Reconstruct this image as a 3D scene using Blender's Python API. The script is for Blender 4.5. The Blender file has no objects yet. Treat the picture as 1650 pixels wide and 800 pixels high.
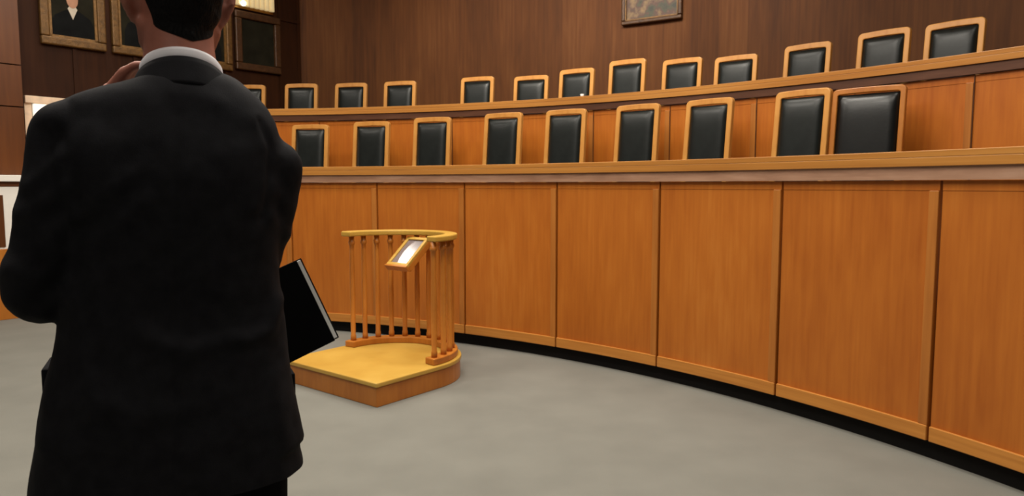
import bpy, bmesh, math, random
from mathutils import Vector, Matrix, noise
random.seed(7)
SC = bpy.context.scene
COL = SC.collection
PI = math.pi
R_ = math.radians

# ------------------------------------------------------------------ camera
F, CX, CY, HOR, H = 1150.0, 825.0, 400.0, 299.0, 1.25
PITCH = math.atan((CY - HOR) / F)
cam = bpy.data.cameras.new('camera')
cam.sensor_width = 36; cam.lens = F / 1650 * 36; cam.clip_start = 0.05
co = bpy.data.objects.new('camera', cam); COL.objects.link(co)
co.location = (0, 0, H); co.rotation_euler = (PI / 2 - PITCH, 0, 0)
SC.camera = co

def ray(x, y):
    a, b = (x - CX) / F, -(y - CY) / F
    c, s = math.cos(PITCH), math.sin(PITCH)
    return Vector((a, c + b * s, -s + b * c))

# the curved benches share one centre
CC = Vector((-3.33, 0.43, 0))
def polar(r, deg, z=0.0):
    a = R_(deg)
    return Vector((CC.x + r * math.sin(a), CC.y + r * math.cos(a), z))
def ang_of(px, py, r):
    d = ray(px, py)
    a = d.x * d.x + d.y * d.y
    b = -(d.x * CC.x + d.y * CC.y)
    c = CC.x ** 2 + CC.y ** 2 - r * r
    t = (-b + math.sqrt(b * b - a * c)) / a
    q = d * t
    return math.degrees(math.atan2(q.x - CC.x, q.y - CC.y)), q.z + H

# ------------------------------------------------------------------ materials
def srgb(r, g, b):
    def f(c):
        c /= 255
        return c / 12.92 if c <= 0.04045 else ((c + 0.055) / 1.055) ** 2.4
    return (f(r), f(g), f(b), 1)

def mat(name, col, rough=0.5, spec=0.5, metal=0.0, var=0.12, scale=18, bump=0.0, emit=None, estr=0, sheen=0, stretch=(1, 1, 1), bscale=None, coat=0):
    m = bpy.data.materials.new(name); m.use_nodes = True
    n = m.node_tree.nodes; l = m.node_tree.links
    b = n['Principled BSDF']
    b.inputs['Roughness'].default_value = rough
    b.inputs['Specular IOR Level'].default_value = spec
    b.inputs['Metallic'].default_value = metal
    b.inputs['Sheen Weight'].default_value = sheen
    b.inputs['Coat Weight'].default_value = coat
    tc = n.new('ShaderNodeTexCoord'); mp = n.new('ShaderNodeMapping')
    mp.inputs['Scale'].default_value = stretch
    l.new(tc.outputs['Object'], mp.inputs['Vector'])
    nz = n.new('ShaderNodeTexNoise'); nz.inputs['Scale'].default_value = scale; nz.inputs['Detail'].default_value = 5
    l.new(mp.outputs['Vector'], nz.inputs['Vector'])
    cr = n.new('ShaderNodeValToRGB')
    lo = [c * (1 - var) for c in col[:3]] + [1]; hi = [min(1, c * (1 + var)) for c in col[:3]] + [1]
    cr.color_ramp.elements[0].color = lo; cr.color_ramp.elements[1].color = hi
    cr.color_ramp.elements[0].position = 0.3; cr.color_ramp.elements[1].position = 0.7
    l.new(nz.outputs['Fac'], cr.inputs['Fac']); l.new(cr.outputs['Color'], b.inputs['Base Color'])
    if bump:
        bp = n.new('ShaderNodeBump'); bp.inputs['Strength'].default_value = bump; bp.inputs['Distance'].default_value = 0.01
        n2 = n.new('ShaderNodeTexNoise'); n2.inputs['Scale'].default_value = bscale or scale * 4
        l.new(mp.outputs['Vector'], n2.inputs['Vector'])
        l.new(n2.outputs['Fac'], bp.inputs['Height']); l.new(bp.outputs['Normal'], b.inputs['Normal'])
    if emit:
        b.inputs['Emission Color'].default_value = emit; b.inputs['Emission Strength'].default_value = estr
    return m

def wood(name, base, dark, light=None, coord='UV', grain=(26, 1.3), broad=(2.2, 0.35), rough=0.38, planks=0, pvar=0.25, spec=0.4):
    """grain runs along the second coordinate (UV: v; Object: z, x grain for horizontals)"""
    m = bpy.data.materials.new(name); m.use_nodes = True
    n = m.node_tree.nodes; l = m.node_tree.links
    b = n['Principled BSDF']; b.inputs['Roughness'].default_value = rough; b.inputs['Specular IOR Level'].default_value = spec
    tc = n.new('ShaderNodeTexCoord')
    def nz(sc, detail, dist=0.0):
        mp = n.new('ShaderNodeMapping')
        mp.inputs['Scale'].default_value = (sc[0], sc[1], 1) if coord == 'UV' else (sc[0], sc[0], sc[1])
        l.new(tc.outputs[coord], mp.inputs['Vector'])
        t = n.new('ShaderNodeTexNoise'); t.inputs['Scale'].default_value = 1; t.inputs['Detail'].default_value = detail
        t.inputs['Distortion'].default_value = dist
        l.new(mp.outputs['Vector'], t.inputs['Vector']); return t
    fine = nz(grain, 6, 0.3); big = nz(broad, 3, 0.6); mid = nz((grain[0] * 0.3, grain[1] * 1.6), 4, 0.4)
    def math_(op, a, b_):
        t = n.new('ShaderNodeMath'); t.operation = op
        for i, v in enumerate((a, b_)):
            if isinstance(v, (int, float)): t.inputs[i].default_value = v
            else: l.new(v, t.inputs[i])
        return t.outputs[0]
    s = math_('ADD', math_('MULTIPLY', fine.outputs['Fac'], 0.35), math_('ADD', math_('MULTIPLY', big.outputs['Fac'], 0.4), math_('MULTIPLY', mid.outputs['Fac'], 0.25)))
    if planks:
        sep = n.new('ShaderNodeSeparateXYZ'); l.new(tc.outputs[coord], sep.inputs[0])
        k = math_('FLOOR', math_('MULTIPLY', sep.outputs[0], planks), 0)
        wn = n.new('ShaderNodeTexWhiteNoise'); wn.noise_dimensions = '1D'; l.new(k, wn.inputs['W'])
        s = math_('ADD', s, math_('MULTIPLY', math_('SUBTRACT', wn.outputs['Value'], 0.5), pvar))
    cr = n.new('ShaderNodeValToRGB'); e = cr.color_ramp.elements
    e[0].position = 0.3; e[0].color = dark; e[1].position = 0.55; e[1].color = base
    if light:
        x = cr.color_ramp.elements.new(0.75); x.color = light
    l.new(s, cr.inputs['Fac']); l.new(cr.outputs['Color'], b.inputs['Base Color'])
    bp = n.new('ShaderNodeBump'); bp.inputs['Strength'].default_value = 0.06; bp.inputs['Distance'].default_value = 0.004
    l.new(fine.outputs['Fac'], bp.inputs['Height']); l.new(bp.outputs['Normal'], b.inputs['Normal'])
    return m

M = {}
M['panel'] = wood('panel_oak', srgb(184, 106, 34), srgb(160, 84, 22), srgb(200, 126, 50), grain=(40, 2.0), broad=(1.6, 0.5), rough=0.42)
M['panel_up'] = wood('panel_oak_warm', srgb(184, 104, 30), srgb(158, 80, 18), srgb(200, 122, 44), grain=(40, 2.0), broad=(1.6, 0.5), rough=0.42)
M['rail'] = wood('rail_oak', srgb(200, 134, 60), srgb(170, 104, 40), srgb(216, 152, 78), grain=(2.0, 40), broad=(0.5, 3), rough=0.4)
M['stile'] = wood('stile_oak', srgb(180, 112, 46), srgb(150, 86, 30), srgb(194, 126, 56), grain=(60, 2), broad=(3, 0.5), rough=0.42)
M['lip'] = wood('counter_edge_oak', srgb(184, 126, 60), srgb(156, 98, 40), srgb(200, 144, 76), grain=(1.4, 60), broad=(0.6, 4), rough=0.33)
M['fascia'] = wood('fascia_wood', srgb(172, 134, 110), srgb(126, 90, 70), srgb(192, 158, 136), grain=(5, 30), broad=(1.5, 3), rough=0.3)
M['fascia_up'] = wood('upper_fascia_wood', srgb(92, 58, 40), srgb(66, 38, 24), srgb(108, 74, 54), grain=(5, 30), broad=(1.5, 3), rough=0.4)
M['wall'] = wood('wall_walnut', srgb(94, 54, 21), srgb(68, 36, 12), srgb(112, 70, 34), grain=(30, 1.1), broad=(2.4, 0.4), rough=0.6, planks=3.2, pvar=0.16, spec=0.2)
M['wall_shaded'] = wood('side_wall_walnut_shaded', srgb(52, 26, 9), srgb(34, 16, 5), srgb(64, 34, 13), grain=(30, 1.1), broad=(2.4, 0.4), rough=0.6, planks=2.6, pvar=0.2, spec=0.15)  # light falloff on the side wall put into a darker walnut
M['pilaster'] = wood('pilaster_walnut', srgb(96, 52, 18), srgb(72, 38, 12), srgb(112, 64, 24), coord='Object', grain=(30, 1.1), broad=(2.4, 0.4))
M['chairwood'] = wood('chair_oak', srgb(198, 140, 68), srgb(172, 112, 46), srgb(212, 158, 86), coord='Object', grain=(30, 4), broad=(3, 1), rough=0.35)
M['chairwood_dark'] = wood('armchair_oak', srgb(176, 110, 42), srgb(150, 86, 28), srgb(190, 124, 52), coord='Object', grain=(30, 4), broad=(3, 1), rough=0.35)
M['leather'] = mat('black_leather', srgb(21, 25, 24), rough=0.36, spec=0.32, var=0.25, scale=14, bump=0.03, bscale=60)
M['standwood'] = wood('stand_oak', srgb(184, 114, 42), srgb(156, 88, 28), srgb(200, 132, 58), coord='Object', grain=(30, 3), broad=(3, 1), rough=0.35)
M['standtop'] = wood('stand_floor_oak', srgb(194, 154, 68), srgb(176, 132, 50), srgb(204, 168, 86), coord='Object', grain=(4, 30), broad=(3, 3), rough=0.4)
M['carpet'] = mat('grey_carpet', srgb(122, 121, 114), rough=0.95, spec=0.1, var=0.07, scale=3, bump=0.25, bscale=300)
M['black'] = mat('black_toe_kick', srgb(14, 12, 11), rough=0.7, spec=0.2)
M['ceiling'] = mat('ceiling_plaster', srgb(215, 205, 190), rough=0.9, spec=0.1, var=0.04, scale=4)
M['gilt'] = mat('gilt_frame', srgb(104, 74, 36), rough=0.4, metal=0.35, var=0.35, scale=25, bump=0.3)
M['gilt_bright'] = mat('gilt_slip', srgb(122, 88, 44), rough=0.4, metal=0.3, var=0.3, scale=30, bump=0.3)
M['frame_dark'] = mat('dark_frame', srgb(72, 46, 24), rough=0.4, metal=0.2, var=0.3, scale=25, bump=0.3)
M['canvas'] = mat('dark_canvas', srgb(32, 30, 21), rough=0.85, spec=0.1, var=0.35, scale=6)
M['robe'] = mat('dark_robe', srgb(18, 19, 19), rough=0.85, spec=0.1, var=0.3, scale=8)
M['paintskin'] = mat('painted_skin', srgb(170, 122, 92), rough=0.5, var=0.15, scale=10)
M['paintwhite'] = mat('painted_white', srgb(190, 178, 160), rough=0.5, var=0.1, scale=10)
M['suit'] = mat('black_wool', srgb(27, 27, 30), rough=0.75, spec=0.06, var=0.2, scale=40, sheen=0.0, bump=0.1, bscale=500)
M['trouser'] = mat('black_trouser_wool', srgb(18, 18, 20), rough=0.9, spec=0.03, var=0.2, scale=40)
M['skin'] = mat('skin', srgb(164, 102, 84), rough=0.5, var=0.14, scale=22)
M['hair'] = mat('black_hair', srgb(10, 8, 8), rough=0.7, spec=0.15, var=0.4, scale=120, bump=0.6, bscale=260, stretch=(1, 1, .25))
M['shirt'] = mat('white_cotton', srgb(232, 230, 236), rough=0.75, spec=0.2, var=0.03, scale=40)
M['shoe'] = mat('black_shoe', srgb(16, 15, 15), rough=0.25)
M['folder'] = mat('black_folder', srgb(8, 8, 9), rough=0.8, spec=0.08, var=0.2)
M['pages'] = mat('white_pages', srgb(250, 249, 246), rough=0.8, var=0.04, scale=200, stretch=(1, 1, 1))
M['white'] = mat('white_paint', srgb(244, 240, 232), rough=0.5, var=0.02)
M['tan'] = mat('tan_trim', srgb(236, 206, 176), rough=0.5, var=0.1)
M['leather_black'] = mat('deep_black_leather', srgb(11, 12, 12), rough=0.33, spec=0.45, var=0.25, scale=14, bump=0.03, bscale=60)
M['glow'] = mat('door_white_glow', srgb(250, 246, 238), rough=0.4, var=0.02, emit=srgb(255, 246, 230), estr=0.75)  # emission added to lift the dim door leaf to white
M['glass'] = mat('reading_panel', srgb(120, 108, 108), rough=0.16, spec=0.8, var=0.12, scale=12)
M['shade'] = mat('cream_glass', srgb(222, 208, 166), rough=0.35, var=0.1, scale=30, emit=srgb(255, 222, 160), estr=0.35)
M['bulb'] = mat('lit_bulb', srgb(255, 250, 235), emit=srgb(255, 244, 220), estr=4)
M['brass'] = mat('brass', srgb(150, 112, 60), rough=0.35, metal=0.9)
M['eye'] = mat('eye_white', srgb(225, 220, 214), rough=0.2)
M['iris'] = mat('iris', srgb(50, 34, 24), rough=0.2)
M['tie'] = mat('dark_tie', srgb(40, 40, 60), rough=0.6)

def landscape_mat():
    m = bpy.data.materials.new('landscape_canvas'); m.use_nodes = True
    n = m.node_tree.nodes; l = m.node_tree.links; b = n['Principled BSDF']; b.inputs['Roughness'].default_value = 0.45
    tc = n.new('ShaderNodeTexCoord'); nz = n.new('ShaderNodeTexNoise'); nz.inputs['Scale'].default_value = 9; nz.inputs['Detail'].default_value = 3
    l.new(tc.outputs['Object'], nz.inputs['Vector'])
    cr = n.new('ShaderNodeValToRGB'); e = cr.color_ramp.elements
    e[0].position = 0.32; e[0].color = srgb(34, 35, 18); e[1].position = 0.7; e[1].color = srgb(136, 106, 64)
    for p, c in ((0.42, (57, 54, 28)), (0.5, (74, 40, 26)), (0.57, (98, 74, 46))):
        x = e.new(p); x.color = srgb(*c)
    l.new(nz.outputs['Fac'], cr.inputs['Fac']); l.new(cr.outputs['Color'], b.inputs['Base Color'])
    return m
M['landscape'] = landscape_mat()

# ------------------------------------------------------------------ builders
class MB:
    """collects shapes in world (or local) coordinates; build() links ONE mesh object"""
    def __init__(s):
        s.v = []; s.f = []; s.uv = []; s.mi = []
    def quad(s, idx, uv=None, mi=0):
        s.f.append(tuple(idx)); s.uv.append(uv); s.mi.append(mi)
    def arc(s, r0, r1, a0, a1, z0, z1, step=1.0):
        n = max(1, int(round(abs(a1 - a0) / step))); base = len(s.v); rm = (r0 + r1) / 2
        for i in range(n + 1):
            a = a0 + (a1 - a0) * i / n
            for r, z in ((r0, z0), (r1, z0), (r1, z1), (r0, z1)): s.v.append(polar(r, a, z))
        def u(i): return R_(a0 + (a1 - a0) * i / n) * r0
        for i in range(n):
            p = base + 4 * i; q = p + 4
            ua, ub = u(i), u(i + 1)
            s.quad((p, q, q + 3, p + 3), ((ua, z0), (ub, z0), (ub, z1), (ua, z1)))
            s.quad((p + 1, p + 2, q + 2, q + 1), ((ua, z0), (ua, z1), (ub, z1), (ub, z0)))
            s.quad((p + 3, q + 3, q + 2, p + 2), ((ua, r0), (ub, r0), (ub, r1), (ua, r1)))
            s.quad((p, p + 1, q + 1, q), ((ua, r0), (ua, r1), (ub, r1), (ub, r0)))
        p = base; s.quad((p, p + 3, p + 2, p + 1), ((r0, z0), (r0, z1), (r1, z1), (r1, z0)))
        p = base + 4 * n; s.quad((p, p + 1, p + 2, p + 3), ((r0, z0), (r1, z0), (r1, z1), (r0, z1)))
        return s
    def box(s, o, ex, ey, ez):
        """o corner, three edge vectors"""
        o, ex, ey, ez = map(Vector, (o, ex, ey, ez)); b = len(s.v)
        for k in range(8):
            s.v.append(o + ex * (k & 1) + ey * ((k >> 1) & 1) + ez * ((k >> 2) & 1))
        lx, ly, lz = ex.length, ey.length, ez.length
        flip = ex.cross(ey).dot(ez) < 0
        for q, d in (((0, 2, 3, 1), (ly, lx)), ((4, 5, 7, 6), (lx, ly)), ((0, 1, 5, 4), (lx, lz)), ((2, 6, 7, 3), (lz, lx)), ((0, 4, 6, 2), (lz, ly)), ((1, 3, 7, 5), (ly, lz))):
            uv = ((0, 0), (d[0], 0), (d[0], d[1]), (0, d[1]))
            if q in ((2, 6, 7, 3), (0, 4, 6, 2)): uv = ((0, 0), (0, d[0]), (d[1], d[0]), (d[1], 0))
            q = tuple(b + i for i in q)
            if flip: q = q[::-1]; uv = uv[::-1]
            s.quad(q, uv)
        return s
    def tube(s, pts, rad, n=12, caps=True):
        pts = [Vector(p) for p in pts]
        if not hasattr(rad, '__len__'): rad = [rad] * len(pts)
        b = len(s.v); up = None
        for i, p in enumerate(pts):
            t = (pts[min(i + 1, len(pts) - 1)] - pts[max(i - 1, 0)]).normalized()
            if up is None:
                up = Vector((0, 0, 1)) if abs(t.z) < 0.9 else Vector((1, 0, 0))
            x = t.cross(up).normalized(); y = x.cross(t).normalized(); up = y
            for k in range(n):
                a = 2 * PI * k / n
                s.v.append(p + x * (math.cos(a) * rad[i]) + y * (math.sin(a) * rad[i]))
        for i in range(len(pts) - 1):
            for k in range(n):
                p0 = b + i * n + k; p1 = b + i * n + (k + 1) % n
                s.quad((p0, p0 + n, p1 + n, p1))
        if caps:
            s.quad([b + k for k in range(n)]); e = b + (len(pts) - 1) * n
            s.quad([e + k for k in range(n)][::-1])
        return s
    def rings(s, rs, cap=True):
        b = len(s.v); n = len(rs[0])
        for r in rs: s.v.extend(Vector(p) for p in r)
        for i in range(len(rs) - 1):
            for k in range(n):
                p0 = b + i * n + k; p1 = b + i * n + (k + 1) % n
                s.quad((p0, p1, p1 + n, p0 + n))
        if cap:
            s.quad([b + k for k in range(n)][::-1]); e = b + (len(rs) - 1) * n
            s.quad([e + k for k in range(n)])
        return s
    def ball(s, c, r, nu=16, nv=10, rot=None):
        c = Vector(c); r = Vector(r) if hasattr(r, '__len__') else Vector((r, r, r))
        rs = []
        b = len(s.v)
        for j in range(1, nv):
            t = PI * j / nv
            for k in range(nu):
                a = 2 * PI * k / nu
                p = Vector((math.sin(t) * math.cos(a) * r.x, math.sin(t) * math.sin(a) * r.y, -math.cos(t) * r.z))
                if rot: p = rot @ p
                s.v.append(c + p)
        for j in range(nv - 2):
            for k in range(nu):
                p0 = b + j * nu + k; p1 = b + j * nu + (k + 1) % nu
                s.quad((p0, p1, p1 + nu, p0 + nu))
        lo = Vector((0, 0, -r.z)); hi = Vector((0, 0, r.z))
        if rot: lo = rot @ lo; hi = rot @ hi
        s.v.append(c + lo); s.v.append(c + hi); il = len(s.v) - 2; ih = il + 1
        e = b + (nv - 2) * nu
        for k in range(nu):
            s.quad((il, b + (k + 1) % nu, b + k)); s.quad((ih, e + k, e + (k + 1) % nu))
        return s
    def limb(s, pts, rad):
        """overlapping balls and cones, meant for a later fuse()"""
        pts = [Vector(p) for p in pts]
        for p, r in zip(pts, rad): s.ball(p, r, 14, 8)
        for i in range(len(pts) - 1): s.tube([pts[i], pts[i + 1]], [rad[i], rad[i + 1]], 14)
        return s
    def poly(s, pts, uv=None, mi=0):
        b = len(s.v); s.v.extend(Vector(p) for p in pts); s.quad(range(b, b + len(pts)), uv, mi); return s
    def prism(s, outline, d):
        """outline: list of points (planar), extruded by vector d"""
        d = Vector(d); o = [Vector(p) for p in outline]; n = len(o); b = len(s.v)
        s.v.extend(o); s.v.extend(p + d for p in o)
        s.quad([b + i for i in range(n)][::-1]); s.quad([b + n + i for i in range(n)])
        for i in range(n):
            j = (i + 1) % n; s.quad((b + i, b + j, b + n + j, b + n + i))
        return s
    def mesh(s, name, off=Vector((0, 0, 0)), smooth=False):
        me = bpy.data.meshes.new(name)
        me.from_pydata([tuple(p - off) for p in s.v], [], s.f)
        uvl = me.uv_layers.new(name='UVMap')
        for pi_, p in enumerate(me.polygons):
            p.material_index = s.mi[pi_]
            uv = s.uv[pi_]
            for k, li in enumerate(p.loop_indices):
                if uv: uvl.data[li].uv = uv[k]
                else:
                    v = me.vertices[me.loops[li].vertex_index].co; uvl.data[li].uv = (v.x + v.y, v.z)
            p.use_smooth = smooth
        bm = bmesh.new(); bm.from_mesh(me); bmesh.ops.recalc_face_normals(bm, faces=bm.faces); bm.to_mesh(me); bm.free()
        return me
    def build(s, name, m, parent=None, smooth=False, bevel=0, off=None, loc=None):
        """points are in the parent's space when parent given and off None; else off is subtracted"""
        o_ = Vector(off) if off is not None else Vector((0, 0, 0))
        me = s.mesh(name, o_, smooth)
        for x in (m if isinstance(m, (list, tuple)) else [m]): me.materials.append(x)
        o = bpy.data.objects.new(name, me); COL.objects.link(o)
        if parent: o.parent = parent
        if loc is not None: o.location = loc
        if bevel:
            md = o.modifiers.new('bevel', 'BEVEL'); md.width = bevel; md.segments = 2; md.limit_method = 'ANGLE'; md.angle_limit = R_(40)
            md.harden_normals = False
        return o

def empty(name, loc, rz=0):
    o = bpy.data.objects.new(name, None); COL.objects.link(o); o.location = loc; o.rotation_euler = (0, 0, rz)
    o.empty_display_size = 0.1
    return o
def tag(o, label, cat, group=None):
    o['label'] = label; o['category'] = cat
    if group: o['group'] = group
    return o
def struct(o):
    o['kind'] = 'structure'; return o
def copy_tree(o, parent=None):
    c = o.copy(); COL.objects.link(c)
    for k in list(c.keys()):
        if k in ('label',): del c[k]
    if parent: c.parent = parent
    for ch in list(o.children): copy_tree(ch, c)
    return c
def fuse(o, voxel, smooth=4):
    """melt overlapping shells of o into one continuous surface"""
    md = o.modifiers.new('r', 'REMESH'); md.mode = 'VOXEL'; md.voxel_size = voxel; md.use_smooth_shade = True
    if smooth:
        ms = o.modifiers.new('s', 'SMOOTH'); ms.factor = 0.5; ms.iterations = smooth
    bpy.context.view_layer.update()
    dg = bpy.context.evaluated_depsgraph_get()
    me = bpy.data.meshes.new_from_object(o.evaluated_get(dg))
    old = o.data; mats = [m for m in old.materials]
    o.modifiers.clear(); o.data = me
    me.materials.clear()
    for m in mats: me.materials.append(m)
    bpy.data.meshes.remove(old)
    for p in me.polygons: p.use_smooth = True; p.material_index = 0
    return me

# ------------------------------------------------------------------ the room
RB, RU, RW = 5.89, 7.50, 9.20           # front bench face, upper bench face, back wall
CEIL = 4.7
fl = MB(); fl.box((-9, -3, -0.1), (16, 0, 0), (0, 14, 0), (0, 0, 0.1))
struct(fl.build('floor', M['carpet']))
struct(MB().box((-9, -3, CEIL), (16, 0, 0), (0, 14, 0), (0, 0, 0.1)).build('ceiling', M['ceiling']))
aW0 = math.degrees(math.atan2(-2.80 - CC.x, 9.61 - CC.y))
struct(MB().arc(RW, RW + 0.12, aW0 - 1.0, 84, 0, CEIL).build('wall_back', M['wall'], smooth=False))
# left wall: a straight run from the far corner towards the camera
P0 = Vector((-2.80, 9.61, 0)); WD = Vector((0.8, 1.0, 0)).normalized(); WN = Vector((WD.y, -WD.x, 0))   # WN points into the room
def lw(s, z=0, out=0.0): return P0 + WD * s + WN * out + Vector((0, 0, z))
def lbox(mb, s0, s1, z0, z1, d0, d1):
    return mb.box(lw(s0, z0, d0), WD * (s1 - s0), WN * (d1 - d0), Vector((0, 0, z1 - z0)))
struct(lbox(MB(), -6.5, 0.25, 0, CEIL, -0.12, 0).build('wall_left', M['wall_shaded']))
pl = MB(); lbox(pl, -6.0, -3.235, 0, 2.0, 0, 0.10); lbox(pl, -6.0, -3.235, 2.012, 2.40, 0, 0.10); lbox(pl, -6.0, -3.235, 2.412, CEIL, 0, 0.10)
struct(pl.build('trim_1', M['pilaster']))
tr = MB(); lbox(tr, -0.31, 0.0, 3.36, 3.40, 0, 0.02); lbox(tr, -6.0, 0.0, 0.0, 0.12, 0, 0.015) ; struct(tr.build('trim_2', M['wall_shaded']))
# vertical joints of the side wall boards
tj = MB()
for s in (-2.72, -2.12, -1.66, -1.05, -0.30, -0.02): lbox(tj, s - 0.02, s + 0.02, 0.12, CEIL, 0, 0.014)
struct(tj.build('trim_3', M['wall_shaded']))
# raised tiers on which the two rows of seats stand
T1, T2 = 0.70, 1.23
A_L, A_LU, A_R = 6.1, -3.0, 86.5
struct(MB().arc(RB + 0.07, RU + 0.04, A_L, A_R, 0, T1).build('floor_tier_1', M['carpet']))
struct(MB().arc(RU + 0.04, RW, A_LU, 83, 0, T2).build('floor_tier_2', M['carpet']))

# white door in the left wall
dr = empty('door_1', lw(-2.72)); struct(dr); dl = dr.location
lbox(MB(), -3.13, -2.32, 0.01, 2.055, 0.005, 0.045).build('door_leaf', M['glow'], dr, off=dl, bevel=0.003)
d = MB(); lbox(d, -3.20, -2.25, 2.06, 2.13, 0, 0.05); lbox(d, -3.20, -3.135, 0, 2.06, 0, 0.012); lbox(d, -2.315, -2.25, 0, 2.06, 0, 0.05)
d.build('door_frame', M['tan'], dr, off=dl, bevel=0.004)
d = MB()
for z0, z1 in ((0.2, 0.95), (1.1, 1.9)):
    lbox(d, -3.02, -2.43, z0, z0 + 0.03, 0.045, 0.052); lbox(d, -3.02, -2.43, z1 - 0.03, z1, 0.045, 0.052)
    lbox(d, -3.02, -2.99, z0, z1, 0.045, 0.052); lbox(d, -2.46, -2.43, z0, z1, 0.045, 0.052)
d.build('door_moulding', M['white'], dr, off=dl)
d = MB(); d.tube([lw(-2.39, 1.0, 0.045), lw(-2.39, 1.0, 0.095)], 0.01); d.tube([lw(-2.39, 1.0, 0.095), lw(-2.50, 1.0, 0.095)], 0.009)
d.build('door_handle', M['brass'], dr, off=dl, smooth=True)

# low cabinet by the left wall, white above a wooden base
cb = empty('cabinet', lw(-3.9, 0, 0.12)); tag(cb, 'low cabinet with white top and front over a wooden base, beside the wood wall', 'cabinet')
ol = cb.location
s0, s1 = -4.9, -3.20
d = MB(); lbox(d, s0, s1, 0.0, 0.66, 0.10, 0.40); d.build('base', M['standwood'], cb, off=ol, bevel=0.004)
d = MB(); lbox(d, s0, s1, 0.66, 1.24, 0.10, 0.39); d.build('body', M['white'], cb, off=ol, bevel=0.004)
d = MB(); lbox(d, s0, s1 - 0.16, 1.24, 1.285, 0.10, 0.395); d.build('brown_strip', M['pilaster'], cb, off=ol)  # brown band just below the top
d = MB(); lbox(d, s1 - 0.16, s1, 1.24, 1.285, 0.10, 0.39); d.build('end_block', M['white'], cb, off=ol)
d = MB(); lbox(d, s0, s1 + 0.02, 1.285, 1.345, 0.10, 0.43); d.build('top', M['white'], cb, off=ol, bevel=0.006)
d = MB(); lbox(d, -3.60, -3.535, 0.68, 1.16, 0.39, 0.40); d.build('wood_post', M['pilaster'], cb, off=ol)

# ------------------------------------------------------------------ portraits and pictures
def picture(name, label, s0, s1, z0, z1, fw, fm, sitter=None, slip=True, proj=None):
    """framed picture hung on the left wall"""
    root = empty(name, lw((s0 + s1) / 2, z0, 0)); tag(root, label, 'painting', 'framed portraits on the side wall'); off = root.location
    g = MB(); t = 0.055
    for a, b, c, e in ((s0, s1, z0, z0 + fw), (s0, s1, z1 - fw, z1), (s0, s0 + fw, z0 + fw, z1 - fw), (s1 - fw, s1, z0 + fw, z1 - fw)):
        lbox(g, a, b, c, e, 0.0, t)
    g.build('frame', fm, root, off=off, bevel=0.014)
    if slip:
        g = MB(); w = fw * 0.3
        for a, b, c, e in ((s0 + fw, s1 - fw, z0 + fw, z0 + fw + w), (s0 + fw, s1 - fw, z1 - fw - w, z1 - fw), (s0 + fw, s0 + fw + w, z0 + fw, z1 - fw), (s1 - fw - w, s1 - fw, z0 + fw, z1 - fw)):
            lbox(g, a, b, c, e, 0.0, t - 0.02)
        g.build('slip', M['gilt_bright'], root, off=off)
    g = MB(); lbox(g, s0 + fw * 0.6, s1 - fw * 0.6, z0 + fw * 0.6, z1 - fw * 0.6, 0.0, 0.02)
    mats = [M['canvas'], M['robe'], M['paintskin'], M['paintwhite'], M['hair']]
    if sitter:
        sc, zc, k = sitter; o = 0.0225
        def P(a, b, dd): return lw(sc + a * k, zc + b * k, dd)
        g.poly([P(*p, o) for p in ((-.26, -.55), (.26, -.55), (.25, -.33), (.20, -.22), (.08, -.14), (-.08, -.14), (-.20, -.22), (-.25, -.33))], mi=1)
        g.poly([P(*p, o + .001) for p in ((-.055, -.12), (0, -.25), (.055, -.12), (.03, -.08), (-.03, -.08))], mi=3)
        g.poly([P(.075 * math.cos(2 * PI * i / 20), .045 + .085 * math.sin(2 * PI * i / 20), o + .0015) for i in range(20)], mi=4)
        g.poly([P(.066 * math.cos(2 * PI * i / 20), .1 * math.sin(2 * PI * i / 20) - .01, o + .002) for i in range(20)], mi=2)
    g.build('canvas', mats, root, off=off)
    return root
picture('portrait', 'gilt-framed portrait of a sitter with white neckwear, nearest the door', -3.03, -2.42, 2.655, 3.55, 0.082, M['gilt'], (-2.725, 3.14, 0.82))
picture('portrait', 'framed dark portrait immediately left of the standing man\'s head', -2.36, -1.73, 2.655, 3.46, 0.075, M['gilt'], (-2.045, 3.15, 0.7))
picture('portrait', 'framed dark portrait half hidden right behind the standing man\'s neck', -1.615, -0.985, 2.63, 3.42, 0.075, M['gilt'], (-1.3, 3.12, 0.7))
picture('portrait', 'dark framed portrait beneath the ribbed cream wall light', -0.94, -0.315, 2.665, 3.375, 0.088, M['frame_dark'], None, slip=False)

# ribbed wall light above the last portrait
wl = empty('wall_light', lw(-0.72, 3.42, 0)); tag(wl, 'cream ribbed glass wall light above the corner portrait', 'wall light'); off = wl.location
g = MB(); lbox(g, -1.04, -0.40, 3.40, 3.98, 0.0, 0.03); g.build('back_plate', M['brass'], wl, off=off, bevel=0.006)
g = MB()
n = 9
for i in range(n):
    a = -1.02 + 0.60 * i / n; b = a + 0.60 / n
    g.tube([lw((a + b) / 2, 3.43, 0.075), lw((a + b) / 2, 3.96, 0.075)], 0.034, 12)
g.build('glass_shade', M['shade'], wl, off=off, smooth=True)
g = MB(); g.ball(lw(-0.87, 3.445, 0.125), 0.032); g.build('bulb', M['bulb'], wl, off=off, smooth=True)

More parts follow.
